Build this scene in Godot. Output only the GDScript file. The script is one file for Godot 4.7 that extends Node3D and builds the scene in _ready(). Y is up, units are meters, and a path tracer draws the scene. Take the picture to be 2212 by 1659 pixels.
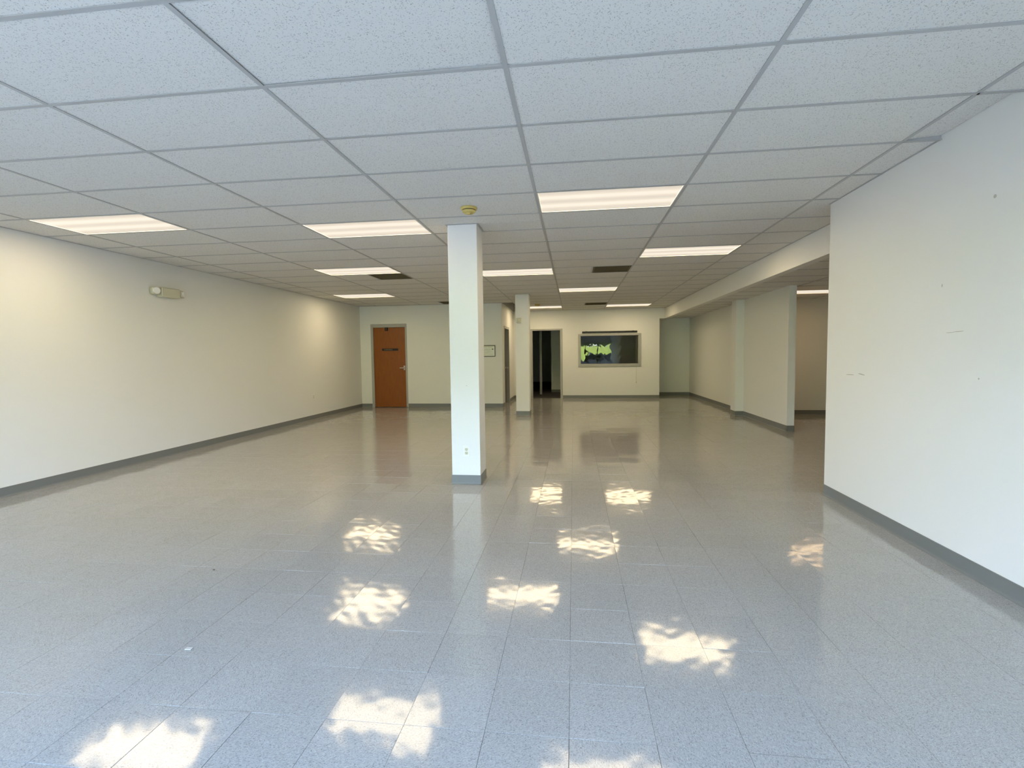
extends Node3D

# ---------------------------------------------------------------- measures (metres)
const CAM_H := 1.364
const CEIL := 2.712          # underside of the grid of the main ceiling
const GX := -2.748           # ceiling grid origin and module
const GZ := -1.782
const MX := 1.2192
const MZ := 0.6096
const FX := -0.0236          # floor tile grid
const FZ := -1.7038
const FT := 0.3048
const XL := -5.70            # left wall
const XR := 2.36             # right wall near the camera
const ZR := -5.0             # where the right wall ends
const XS := 2.72             # face of the bulkhead
const ZF := 1.05             # storefront
const ZB := -12.85           # back wall, left part
const XB := -1.84            # return wall
const ZC := -15.43           # back wall, right part
const XC := 2.565            # end of that wall
const ZN := -16.55           # back of the nook
const LOW := 2.47            # ceiling of the side area
const XE := 6.4              # far side of the side area
const ZE := -11.35           # back of the side room
const TOP := 3.05            # top of walls

const LAMPS := [[-2, 4], [0, 5], [2, 4], [3, 8], [1, 10], [-1, 9], [-2, 14], [2, 14], [1, 20], [3, 20]]
const VENTS := [[-0.5, 10], [2.5, 10], [-0.5, 17], [2.5, 19]]
const LAMP_COLOR := Color(1.0, 0.90, 0.715)
const LAMP_ENERGY := 2.0

var rng := RandomNumberGenerator.new()
var used := {}
var M := {}

func _ready() -> void:
	rng.seed = 71
	view_and_light()
	make_materials()
	build_floor()
	build_walls()
	build_ceiling()
	build_side_ceiling()
	build_columns()
	build_doors()
	build_inner_window()
	build_storefront()
	build_lamps()
	build_vents()
	build_fixtures()
	build_outside()

# ---------------------------------------------------------------- camera, sky, sun, exposure
func view_and_light() -> void:
	var cam := Camera3D.new()
	cam.name = "camera"
	cam.fov = 75.3526
	cam.near = 0.05
	cam.far = 400.0
	cam.position = Vector3(0, CAM_H, 0)
	cam.rotation_degrees = Vector3(-3.3311, 7.0868, -0.7373)
	add_child(cam)
	cam.current = true
	var sky_mat := ProceduralSkyMaterial.new()
	sky_mat.sky_top_color = Color(0.53, 0.68, 0.88)
	sky_mat.sky_horizon_color = Color(0.86, 0.89, 0.93)
	sky_mat.sky_curve = 0.18
	sky_mat.ground_bottom_color = Color(0.30, 0.31, 0.30)
	sky_mat.ground_horizon_color = Color(0.45, 0.48, 0.48)
	sky_mat.sky_energy_multiplier = 4.2
	sky_mat.ground_energy_multiplier = 0.8
	var sky := Sky.new()
	sky.sky_material = sky_mat
	var env := Environment.new()
	env.background_mode = Environment.BG_SKY
	env.sky = sky
	env.tonemap_mode = Environment.TONE_MAPPER_LINEAR
	env.tonemap_exposure = 1.0
	env.sdfgi_enabled = true
	env.ssao_enabled = true
	env.ssil_enabled = true
	var we := WorldEnvironment.new()
	we.name = "environment"
	we.environment = env
	add_child(we)
	var sun := DirectionalLight3D.new()
	sun.name = "sun"
	sun.light_color = Color(1.0, 0.95, 0.85)
	sun.light_energy = 18.0
	sun.light_angular_distance = 0.6
	sun.shadow_enabled = true
	sun.sky_mode = DirectionalLight3D.SKY_MODE_LIGHT_ONLY
	add_child(sun)
	sun.look_at_from_position(Vector3.ZERO, Vector3(0.35, -1.0, 0.46))

# ---------------------------------------------------------------- helpers
func numbered(called: String) -> String:
	var n: int = used.get(called, 0)
	used[called] = n + 1
	return called if n == 0 else "%s_%03d" % [called, n]

func tag(o: Node, label: String, category: String, group := "") -> Node:
	o.set_meta("label", label)
	o.set_meta("category", category)
	if group != "":
		o.set_meta("group", group)
	return o

func thing(called: String, label: String, category: String, at := Vector3.ZERO, group := "") -> Node3D:
	var o := Node3D.new()
	o.name = numbered(called)
	add_child(o)
	o.position = at
	tag(o, label, category, group)
	return o

func setting(called: String, label := "", category := "") -> Node3D:
	var o := Node3D.new()
	o.name = numbered(called)
	add_child(o)
	o.set_meta("kind", "structure")
	if label != "":
		tag(o, label, category)
	return o

func put(mesh: Mesh, called: String, mat: Material, parent: Node, at := Vector3.ZERO) -> MeshInstance3D:
	var o := MeshInstance3D.new()
	o.name = called
	o.mesh = mesh
	o.material_override = mat
	o.cast_shadow = GeometryInstance3D.SHADOW_CASTING_SETTING_ON
	parent.add_child(o, true)
	o.position = at
	return o

func st_new() -> SurfaceTool:
	var st := SurfaceTool.new()
	st.begin(Mesh.PRIMITIVE_TRIANGLES)
	return st

func done(st: SurfaceTool) -> ArrayMesh:
	st.generate_normals()
	return st.commit()

# four corners listed anticlockwise when seen from outside
func quad(st: SurfaceTool, a: Vector3, b: Vector3, c: Vector3, d: Vector3) -> void:
	for p in [a, c, b, a, d, c]:
		st.set_smooth_group(-1)
		st.set_uv(Vector2.ZERO)
		st.add_vertex(p)

func box(st: SurfaceTool, lo: Vector3, hi: Vector3) -> void:
	var v := func(x, y, z): return Vector3(hi.x if x else lo.x, hi.y if y else lo.y, hi.z if z else lo.z)
	quad(st, v.call(0, 0, 1), v.call(1, 0, 1), v.call(1, 1, 1), v.call(0, 1, 1))
	quad(st, v.call(1, 0, 0), v.call(0, 0, 0), v.call(0, 1, 0), v.call(1, 1, 0))
	quad(st, v.call(1, 0, 1), v.call(1, 0, 0), v.call(1, 1, 0), v.call(1, 1, 1))
	quad(st, v.call(0, 0, 0), v.call(0, 0, 1), v.call(0, 1, 1), v.call(0, 1, 0))
	quad(st, v.call(0, 1, 1), v.call(1, 1, 1), v.call(1, 1, 0), v.call(0, 1, 0))
	quad(st, v.call(0, 0, 0), v.call(1, 0, 0), v.call(1, 0, 1), v.call(0, 0, 1))

func box_mesh(lo: Vector3, hi: Vector3) -> ArrayMesh:
	var st := st_new()
	box(st, lo, hi)
	return done(st)

# a box with all twelve edges cut by r
func bevel_mesh(lo: Vector3, hi: Vector3, r: float) -> ArrayMesh:
	var st := st_new()
	bevel(st, lo, hi, r)
	return done(st)

func bevel(st: SurfaceTool, lo: Vector3, hi: Vector3, r: float) -> void:
	var c := (lo + hi) / 2.0
	var h := (hi - lo) / 2.0
	for ax in 3:
		for s: float in [-1.0, 1.0]:
			var n := Vector3.ZERO
			n[ax] = s
			var u := Vector3.ZERO
			u[(ax + 1) % 3] = 1.0
			var w := n.cross(u)
			var f := func(a: float, b: float):
				var p := n * h[ax] + u * a * (h[(ax + 1) % 3] - r) + w * b * (h[(ax + 2) % 3] - r)
				return c + p
			quad(st, f.call(-1, -1), f.call(1, -1), f.call(1, 1), f.call(-1, 1))
	for ax in 3:
		var i := (ax + 1) % 3
		var j := (ax + 2) % 3
		for s: float in [-1.0, 1.0]:
			for t: float in [-1.0, 1.0]:
				var e := func(k: float, on_i: bool):
					var p := Vector3.ZERO
					p[ax] = k * (h[ax] - r)
					p[i] = s * (h[i] if on_i else h[i] - r)
					p[j] = t * (h[j] - r if on_i else h[j])
					return c + p
				var q := [e.call(-1, true), e.call(1, true), e.call(1, false), e.call(-1, false)]
				if s * t < 0.0:
					q.reverse()
				quad(st, q[0], q[1], q[2], q[3])
	for sx: float in [-1.0, 1.0]:
		for sy: float in [-1.0, 1.0]:
			for sz: float in [-1.0, 1.0]:
				var s3 := Vector3(sx, sy, sz)
				var a := c + s3 * Vector3(h.x, h.y - r, h.z - r)
				var b := c + s3 * Vector3(h.x - r, h.y, h.z - r)
				var d := c + s3 * Vector3(h.x - r, h.y - r, h.z)
				var tri := [a, d, b] if sx * sy * sz > 0.0 else [a, b, d]
				for p in tri:
					st.set_smooth_group(-1)
					st.set_uv(Vector2.ZERO)
					st.add_vertex(p)

# rings of [radius, height] turned round +y
func lathe_mesh(rings: Array, n := 24, smooth := true) -> ArrayMesh:
	var st := st_new()
	for k in rings.size() - 1:
		for i in n:
			var a := TAU * i / n
			var b := TAU * (i + 1) / n
			var p := func(r: Array, t: float): return Vector3(cos(t) * r[0], r[1], sin(t) * r[0])
			var q: Array = [p.call(rings[k], a), p.call(rings[k], b), p.call(rings[k + 1], b), p.call(rings[k + 1], a)]
			for v in [q[0], q[1], q[2], q[0], q[2], q[3]]:
				st.set_smooth_group(0 if smooth else -1)
				st.set_uv(Vector2.ZERO)
				st.add_vertex(v)
	return done(st)

func wall_piece(parent: Node, lo: Vector3, hi: Vector3, mat: Material, called := "wall_panel") -> MeshInstance3D:
	return put(box_mesh(lo, hi), called, mat, parent)

# vinyl cove base: profile of a straight run from a to b (floor points on the wall face), n points into the room
func cove_mesh(a: Vector3, b: Vector3, n: Vector3, h := 0.10) -> ArrayMesh:
	var st := st_new()
	var prof := [[0.0, h], [0.0025, h], [0.0042, h - 0.002], [0.0042, 0.020], [0.0055, 0.011], [0.009, 0.005], [0.015, 0.0022], [0.016, 0.0], [0.0, 0.0]]
	var along := (b - a).normalized()
	var flip := along.cross(Vector3.UP).dot(n) < 0.0
	for k in prof.size():
		var p: Array = prof[k]
		var q: Array = prof[(k + 1) % prof.size()]
		var pa: Vector3 = a + n * p[0] + Vector3.UP * p[1]
		var pb: Vector3 = b + n * p[0] + Vector3.UP * p[1]
		var qa: Vector3 = a + n * q[0] + Vector3.UP * q[1]
		var qb: Vector3 = b + n * q[0] + Vector3.UP * q[1]
		if flip:
			quad(st, pa, pb, qb, qa)
		else:
			quad(st, pb, pa, qa, qb)
	return done(st)

# ---------------------------------------------------------------- materials
func plain(called: String, c: Color, rough := 0.6, metal := 0.0, spec := 0.5) -> StandardMaterial3D:
	var m := StandardMaterial3D.new()
	m.resource_name = called
	m.albedo_color = c
	m.roughness = rough
	m.metallic = metal
	m.metallic_specular = spec
	M[called] = m
	return m

func noise_tex(freq: float, seed_: int, lo: Color, hi: Color, size := 512, oct := 4) -> NoiseTexture2D:
	var n := FastNoiseLite.new()
	n.seed = seed_
	n.frequency = freq
	n.fractal_octaves = oct
	var t := NoiseTexture2D.new()
	t.width = size
	t.height = size
	t.seamless = true
	t.noise = n
	var g := Gradient.new()
	g.set_color(0, lo)
	g.set_color(1, hi)
	t.color_ramp = g
	return t

func tri(m: StandardMaterial3D, metres: float) -> void:
	m.uv1_triplanar = true
	m.uv1_world_triplanar = true
	m.uv1_scale = Vector3.ONE / metres

func make_materials() -> void:
	# painted gypsum
	plain("wall_paint", Color(0.897, 0.90, 0.883), 0.55, 0.0, 0.4)
	plain("trim_paint", Color(0.70, 0.70, 0.68), 0.4)
	plain("frame_paint", Color(0.66, 0.66, 0.64), 0.35)
	plain("cove_base", Color(0.46, 0.47, 0.46), 0.38)
	plain("grid_steel", Color(0.70, 0.705, 0.70), 0.45)
	plain("carpet", Color(0.33, 0.32, 0.31), 0.95)
	plain("slab", Color(0.30, 0.29, 0.27), 0.9)
	plain("joint", Color(0.16, 0.15, 0.14), 0.8)
	plain("ivory", Color(0.80, 0.72, 0.42), 0.45)
	plain("device_ivory", Color(0.80, 0.79, 0.70), 0.4)
	plain("white_plastic", Color(0.92, 0.92, 0.90), 0.3)
	plain("slot_dark", Color(0.12, 0.12, 0.11), 0.6)
	plain("vent_paint", Color(0.33, 0.30, 0.20), 0.6)
	plain("steel", Color(0.78, 0.76, 0.72), 0.28, 1.0)
	plain("aluminium", Color(0.30, 0.29, 0.27), 0.4, 0.8)
	plain("black_plastic", Color(0.04, 0.03, 0.035), 0.35)
	plain("black_wood", Color(0.06, 0.05, 0.04), 0.4)
	plain("scuff", Color(0.73, 0.72, 0.69), 0.8)
	plain("sign_print", Color(0.62, 0.58, 0.45), 0.5)
	plain("cord", Color(0.70, 0.68, 0.62), 0.6)
	plain("dark_leaf", Color(0.25, 0.21, 0.16), 0.5)
	plain("asphalt", Color(0.40, 0.385, 0.355), 0.9)
	plain("bark", Color(0.20, 0.15, 0.11), 0.9)
	var leaf := plain("foliage", Color(0.42, 0.50, 0.14), 0.7)
	leaf.backlight_enabled = true
	leaf.backlight = Color(0.5, 0.6, 0.2)
	leaf.cull_mode = BaseMaterial3D.CULL_DISABLED
	var grass := plain("grass", Color.WHITE, 0.9)
	grass.albedo_texture = noise_tex(0.03, 15, Color(0.46, 0.52, 0.16), Color(0.64, 0.68, 0.30))
	tri(grass, 3.0)
	plain("concrete", Color(0.62, 0.58, 0.51), 0.9)
	M.tile = [tile_material(0.993), tile_material(1.0), tile_material(1.007)]
	M.acoustic = acoustic_material()
	M.oak = oak_material()
	var glass := plain("glass", Color(0.9, 0.95, 0.93, 0.04), 0.0)
	glass.transparency = BaseMaterial3D.TRANSPARENCY_ALPHA
	var film := plain("wavy_glass", Color(0.9, 0.95, 0.93, 0.0), 0.0)
	film.transparency = BaseMaterial3D.TRANSPARENCY_ALPHA
	film.metallic_specular = 0.45
	film.normal_enabled = true
	film.normal_texture = wave_normals(23, 128, 22, 0.0022)
	tri(film, 1.7)

# float normal map of a gently uneven surface: sum of tileable waves, slope is the mean steepness
func wave_normals(seed_: int, size: int, waves: int, slope: float, max_k := 14) -> ImageTexture:
	var r := RandomNumberGenerator.new()
	r.seed = seed_
	var ks := []
	var sum := 0.0
	for i in waves:
		var k := Vector2.ZERO
		while k.length() < 1.0:
			k = Vector2(r.randi_range(-max_k, max_k), r.randi_range(-max_k, max_k))
		var amp := r.randf_range(0.5, 1.0) / pow(k.length(), 0.5)
		ks.append([k.x, k.y, r.randf() * TAU, amp * k.x / k.length(), amp * k.y / k.length()])
		sum += amp * amp / 2.0
	var g := slope * 1.414 / sqrt(sum)
	var data := PackedFloat32Array()
	data.resize(size * size * 3)
	var at := 0
	for y in size:
		for x in size:
			var sx := 0.0
			var sy := 0.0
			for w in ks:
				var c := cos(TAU * (w[0] * x + w[1] * y) / size + w[2])
				sx += w[3] * c
				sy += w[4] * c
			data[at] = 0.5 - 0.5 * sx * g
			data[at + 1] = 0.5 - 0.5 * sy * g
			data[at + 2] = 1.0
			at += 3
	return ImageTexture.create_from_image(Image.create_from_data(size, size, false, Image.FORMAT_RGBF, data.to_byte_array()))

var tile_color: ImageTexture
var tile_wave: ImageTexture
func tile_material(k: float) -> StandardMaterial3D:
	if tile_color == null:
		var r := RandomNumberGenerator.new()
		r.seed = 12
		var n := 1024
		var im := Image.create(n, n, false, Image.FORMAT_RGB8)
		im.fill(Color(0.65, 0.642, 0.622))
		# chips of darker and lighter vinyl, drawn out along one way as in rolled sheet
		for i in 26000:
			var c := Vector2(r.randf() * n, r.randf() * n)
			var turn := r.randfn(1.25, 0.45)
			var d := Vector2(cos(turn), sin(turn))
			var len := r.randf_range(2.0, 13.0)
			var kind := r.randf()
			var col := Color(0.53, 0.525, 0.512) if kind < 0.48 else (Color(0.735, 0.727, 0.705) if kind < 0.86 else Color(0.40, 0.40, 0.395))
			if kind > 0.975:
				col = Color(0.34, 0.34, 0.34)
				len *= 0.6
			var wide := r.randf_range(0.8, 2.6)
			for s in int(len):
				var p := c + d * s
				for t in int(ceil(wide)):
					var q := p + Vector2(-d.y, d.x) * t
					var px := posmod(int(q.x), n)
					var py := posmod(int(q.y), n)
					im.set_pixel(px, py, im.get_pixel(px, py).lerp(col, 0.72))
		tile_color = ImageTexture.create_from_image(im)
		tile_wave = wave_normals(3, 256, 30, 0.0046, 7)
	var m := plain("vinyl_tile", Color(k, k, k), 0.085, 0.0, 0.52)
	m.albedo_texture = tile_color
	m.normal_enabled = true
	m.normal_texture = tile_wave
	return m

func acoustic_material() -> StandardMaterial3D:
	var r := RandomNumberGenerator.new()
	r.seed = 40
	var n := 1024
	var im := Image.create(n, n, false, Image.FORMAT_RGB8)
	im.fill(Color(0.88, 0.875, 0.855))
	for i in 17000:
		var c := Vector2(r.randf() * n, r.randf() * n)
		var turn := r.randf() * TAU
		var len := r.randi_range(1, 4)
		var dark := r.randf_range(0.50, 0.78)
		var w := 2 if r.randf() < 0.5 else 1
		for s in len:
			turn += r.randfn(0.0, 0.5)
			c += Vector2(cos(turn), sin(turn)) * 1.3
			for a in w:
				var px := posmod(int(c.x) + a, n)
				var py := posmod(int(c.y), n)
				im.set_pixel(px, py, Color(dark, dark, dark * 0.98))
	for i in 14000:
		var v := r.randf_range(0.78, 0.92)
		im.set_pixel(r.randi() % n, r.randi() % n, Color(v, v, v))
	var m := plain("acoustic_board", Color(1, 1, 1), 0.9, 0.0, 0.25)
	m.albedo_texture = ImageTexture.create_from_image(im)
	return m

func oak_material() -> StandardMaterial3D:
	var m := plain("oak_veneer", Color.WHITE, 0.38)
	var n := FastNoiseLite.new()
	n.seed = 8
	n.frequency = 0.012
	n.fractal_octaves = 4
	var im := Image.create(256, 512, false, Image.FORMAT_RGB8)
	for y in 512:
		for x in 256:
			var g := n.get_noise_2d(x * 5.0, y * 0.5) * 0.5 + 0.5
			var f := n.get_noise_2d(x * 22.0 + 300.0, y * 1.4) * 0.5 + 0.5
			im.set_pixel(x, y, Color(0.49, 0.255, 0.01).lerp(Color(0.58, 0.32, 0.02), clampf(g * 0.75 + f * 0.35 - 0.05, 0, 1)))
	m.albedo_texture = ImageTexture.create_from_image(im)
	tri(m, 1.1)
	return m

# ---------------------------------------------------------------- floor
# one vinyl tile with a worn arris, uv laid at (u, v) on the sheet, optionally turned a quarter
func tile_into(st: SurfaceTool, xf: Transform3D, half: Vector2, u: Vector2, quarter: bool) -> void:
	var r := 0.0003
	var t := 0.0
	var ring := func(x: float, z: float, y: float): return [Vector3(-x, y, z), Vector3(x, y, z), Vector3(x, y, -z), Vector3(-x, y, -z)]
	var top: Array = ring.call(half.x - r, half.y - r, t)
	var mid: Array = ring.call(half.x, half.y, t - 0.00022)
	var low: Array = ring.call(half.x, half.y, t - 0.0032)
	var add := func(p: Vector3, n: Vector3):
		var q := Vector2(p.z, -p.x) if quarter else Vector2(p.x, p.z)
		st.set_normal(xf.basis * n)
		st.set_uv(u + q / 0.61)
		st.add_vertex(xf * p)
	for k in [0, 2, 1, 0, 3, 2]:
		add.call(top[k], Vector3.UP)
	for k in 4:
		var l := (k + 1) % 4
		var out: Vector3 = ((mid[k] + mid[l]) / 2.0).normalized()
		out.y = 0.0
		var n1 := (out + Vector3.UP).normalized()
		for v in [mid[k], top[l], mid[l], mid[k], top[k], top[l]]:
			add.call(v, n1)
		for v in [low[k], mid[l], low[l], low[k], mid[k], mid[l]]:
			add.call(v, out)

func build_floor() -> void:
	var f := setting("floor", "waxed light grey speckled vinyl tile floor", "floor")
	var st0 := st_new()
	box(st0, Vector3(XL - 0.15, -0.15, -25.2), Vector3(XE + 0.15, -0.0035, ZF + 0.06))
	put(done(st0), "subfloor", M.joint, f)
	var kinds := []
	for i in 12:
		var st := st_new()
		var half := FT / 2.0 - rng.randf_range(0.0003, 0.0010)
		tile_into(st, Transform3D(), Vector2(half, half), Vector2(rng.randf(), rng.randf()), i % 2 == 1)
		st.generate_tangents()
		kinds.append(st.commit())
	# every cell in the room, nearest first
	var cells := []
	for i in range(-19, 22):
		for j in range(-9, 49):
			var c := Vector3(FX + (i + 0.5) * FT, 0, FZ - (j + 0.5) * FT)
			var x0 := c.x - FT / 2.0
			var x1 := c.x + FT / 2.0
			var z0 := c.z - FT / 2.0
			if x1 < XL or z0 > ZF or c.z < ZN - 0.2 or x0 > XE:
				continue
			if c.x < XB - 0.3 and c.z < ZB - 0.3:
				continue
			if c.x < XC - 0.3 and c.z < ZC - 0.3:
				continue
			if c.x > XR + 0.3 and c.z > ZR + 0.3:
				continue
			if c.x > 3.9 and c.z < ZE - 0.2:
				continue
			cells.append(c)
	var cam_basis := Basis.from_euler(Vector3(deg_to_rad(-3.3311), deg_to_rad(7.0868), deg_to_rad(-0.7373)))
	var score := func(c: Vector3) -> float:
		var v: Vector3 = cam_basis.inverse() * (c - Vector3(0, CAM_H, 0))
		if v.z > -0.3:
			return 1000.0 + c.length()
		var s := Vector2(v.x, v.y) / -v.z
		if absf(s.x) > 1.08 or absf(s.y) > 0.84:
			return 1000.0 + c.length()
		return c.length()
	cells.sort_custom(func(a, b): return score.call(a) < score.call(b))
	var rest := st_new()
	for n in cells.size():
		var c: Vector3 = cells[n]
		var tilt := Vector3(rng.randfn(0.0, 0.0021), 0, rng.randfn(0.0, 0.0021))
		var b := Basis.from_euler(tilt)
		c.y = -0.0004 + rng.randf_range(-0.0002, 0.0002)
		var xf := Transform3D(b, c)
		var kind := rng.randi() % 12
		var tone := rng.randi() % 3
		if n < 296:
			var o := put(kinds[kind], "floor_tile", M.tile[tone], f)
			o.transform = xf
		else:
			tile_into(rest, xf, Vector2(FT / 2.0 - 0.0006, FT / 2.0 - 0.0006), Vector2(rng.randf(), rng.randf()), kind % 2 == 1)
	rest.generate_tangents()
	var far := put(rest.commit(), "floor_tile_field", M.tile[1], f)
	far.set_meta("kind", "stuff")

# ---------------------------------------------------------------- walls
func build_walls() -> void:
	var P: Material = M.wall_paint
	var w := setting("wall_left", "long off-white painted wall", "wall")
	wall_piece(w, Vector3(XL - 0.15, 0, ZB - 0.15), Vector3(XL, TOP, ZF + 0.15), P)
	base_run("baseboard_left", [[Vector3(XL, 0, ZF), Vector3(XL, 0, ZB), Vector3.RIGHT]])

	# back wall of the left bay, with the opening of the wooden door
	w = setting("wall_back", "off-white back wall with a wooden door", "wall")
	wall_piece(w, Vector3(XL, 0, ZB - 0.15), Vector3(-5.37, TOP, ZB), P)
	wall_piece(w, Vector3(-4.44, 0, ZB - 0.15), Vector3(XB, TOP, ZB), P)
	wall_piece(w, Vector3(-5.37, 2.19, ZB - 0.15), Vector3(-4.44, TOP, ZB), P)
	base_run("baseboard_back", [[Vector3(XL, 0, ZB), Vector3(-5.41, 0, ZB), Vector3.BACK], [Vector3(-4.40, 0, ZB), Vector3(XB, 0, ZB), Vector3.BACK]])

	# return wall with its own door, seen at a slant behind the second column
	w = setting("wall_return", "short return wall with a narrow door", "wall")
	wall_piece(w, Vector3(XB - 0.15, 0, -13.22), Vector3(XB, TOP, ZB - 0.15), P)
	wall_piece(w, Vector3(XB - 0.15, 0, ZC - 0.15), Vector3(XB, TOP, -14.18), P)
	wall_piece(w, Vector3(XB - 0.15, 2.11, -14.18), Vector3(XB, TOP, -13.22), P)
	base_run("baseboard_return", [[Vector3(XB, 0, ZB), Vector3(XB, 0, -13.17), Vector3.RIGHT], [Vector3(XB, 0, -14.23), Vector3(XB, 0, ZC), Vector3.RIGHT]])

	# far back wall with doorway and inner window
	w = setting("wall_far", "far off-white wall with dark doorway and inner window", "wall")
	wall_piece(w, Vector3(XB, 0, ZC - 0.14), Vector3(-1.285, TOP, ZC), P)
	wall_piece(w, Vector3(-1.285, 2.13, ZC - 0.14), Vector3(-0.385, TOP, ZC), P)
	wall_piece(w, Vector3(-0.385, 0, ZC - 0.14), Vector3(0.19, TOP, ZC), P)
	wall_piece(w, Vector3(0.19, 0, ZC - 0.14), Vector3(1.97, 1.03, ZC), P)
	wall_piece(w, Vector3(0.19, 1.945, ZC - 0.14), Vector3(1.97, TOP, ZC), P)
	wall_piece(w, Vector3(1.97, 0, ZC - 0.14), Vector3(XC, TOP, ZC), P)
	wall_piece(w, Vector3(XC - 0.14, 0, ZN), Vector3(XC, TOP, ZC - 0.14), P)
	base_run("baseboard_far", [[Vector3(XB, 0, ZC), Vector3(-1.34, 0, ZC), Vector3.BACK], [Vector3(-0.33, 0, ZC), Vector3(XC, 0, ZC), Vector3.BACK]])

	# nook and the long partition of the side area
	w = setting("wall_nook", "wall closing the dark nook", "wall")
	wall_piece(w, Vector3(XC - 0.14, 0, ZN - 0.15), Vector3(3.90, TOP, ZN), P)
	base_run("baseboard_nook", [[Vector3(XC, 0, ZN), Vector3(3.69, 0, ZN), Vector3.BACK]])
	w = setting("wall_partition", "off-white partition with a shallow pilaster", "wall")
	wall_piece(w, Vector3(3.69, 0, ZN), Vector3(3.81, LOW + 0.3, -11.47), P)
	put(box_mesh(Vector3(3.44, 0, -11.47), Vector3(3.76, LOW + 0.3, -11.16)), "pilaster", P, w)
	wall_piece(w, Vector3(3.61, 0, -11.16), Vector3(3.73, LOW + 0.3, -8.96), P)
	base_run("baseboard_partition", [
		[Vector3(3.69, 0, ZN), Vector3(3.69, 0, -11.47), Vector3.LEFT], [Vector3(3.44, 0, -11.47), Vector3(3.44, 0, -11.16), Vector3.LEFT],
		[Vector3(3.44, 0, -11.16), Vector3(3.61, 0, -11.16), Vector3.BACK], [Vector3(3.61, 0, -11.16), Vector3(3.61, 0, -8.96), Vector3.LEFT],
		[Vector3(3.61, 0, -8.96), Vector3(3.73, 0, -8.96), Vector3.BACK], [Vector3(3.73, 0, -8.96), Vector3(3.73, 0, ZE), Vector3.RIGHT]])
	w = setting("wall_side_room", "wall of the warmly lit side room", "wall")
	wall_piece(w, Vector3(3.81, 0, ZE - 0.15), Vector3(XE, LOW + 0.3, ZE), P)
	wall_piece(w, Vector3(XE, 0, ZE - 0.15), Vector3(XE + 0.15, LOW + 0.3, ZR), P)
	base_run("baseboard_side_room", [[Vector3(3.73, 0, ZE), Vector3(XE, 0, ZE), Vector3.BACK], [Vector3(XE, 0, ZE), Vector3(XE, 0, ZR), Vector3.LEFT]])

	# right wall near the camera and its return into the side area
	w = setting("wall_right", "white wall with a few scuffs and a nail hole", "wall")
	wall_piece(w, Vector3(XR, 0, ZR), Vector3(XR + 0.13, TOP, ZF + 0.15), P)
	wall_piece(w, Vector3(XR + 0.13, 0, ZR), Vector3(XE + 0.15, TOP, ZR + 0.13), P)
	base_run("baseboard_right", [[Vector3(XR, 0, ZF), Vector3(XR, 0, ZR), Vector3.LEFT], [Vector3(XR, 0, ZR), Vector3(XE, 0, ZR), Vector3.FORWARD]])
	scuffs(w)

	# bulkhead that drops to the lower ceiling
	w = setting("wall_bulkhead", "off-white bulkhead dropping to the lower ceiling", "wall")
	wall_piece(w, Vector3(XS, 2.405, ZC), Vector3(XS + 0.12, TOP, ZR), P)
	wall_piece(w, Vector3(XC, 2.405, ZN), Vector3(XS + 0.12, TOP, ZC), P)

	# large unlit back room seen through the doorway and the inner window
	w = setting("wall_back_room", "walls of the unlit back room", "wall")
	wall_piece(w, Vector3(XL - 0.15, 0, -25.15), Vector3(XE + 0.15, TOP, -25.0), P)
	wall_piece(w, Vector3(XL - 0.15, 0, -25.0), Vector3(XL, TOP, ZC - 0.14), P)
	wall_piece(w, Vector3(XL, 0, ZC - 0.29), Vector3(XB - 0.15, TOP, ZC - 0.14), P)
	wall_piece(w, Vector3(XE, 0, -25.0), Vector3(XE + 0.15, TOP, ZE - 0.15), P)
	wall_piece(w, Vector3(3.90, 0, ZN - 0.15), Vector3(XE, TOP, ZN), P)
	wall_piece(w, Vector3(-0.80, 0, -18.1), Vector3(0.05, TOP, -18.0), P)
	wall_piece(w, Vector3(-1.15, 0, -17.1), Vector3(-1.075, 2.62, -17.0), M.frame_paint, "door_jamb")
	put(box_mesh(Vector3(XL, -0.003, -25.0), Vector3(2.42, 0.002, ZC - 0.14)), "carpet", M.carpet, w)
	put(box_mesh(Vector3(2.42, -0.003, -25.0), Vector3(XE, 0.002, ZN - 0.15)), "carpet", M.carpet, w)
	base_run("baseboard_back_room", [[Vector3(-0.80, 0, -18.0), Vector3(0.05, 0, -18.0), Vector3.BACK]])

func base_run(called: String, runs: Array, mat: Material = null) -> void:
	var o := setting(called, "grey vinyl cove base", "baseboard")
	for r in runs:
		put(cove_mesh(r[0], r[1], r[2]), "cove_strip", mat if mat else M.cove_base, o)

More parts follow.
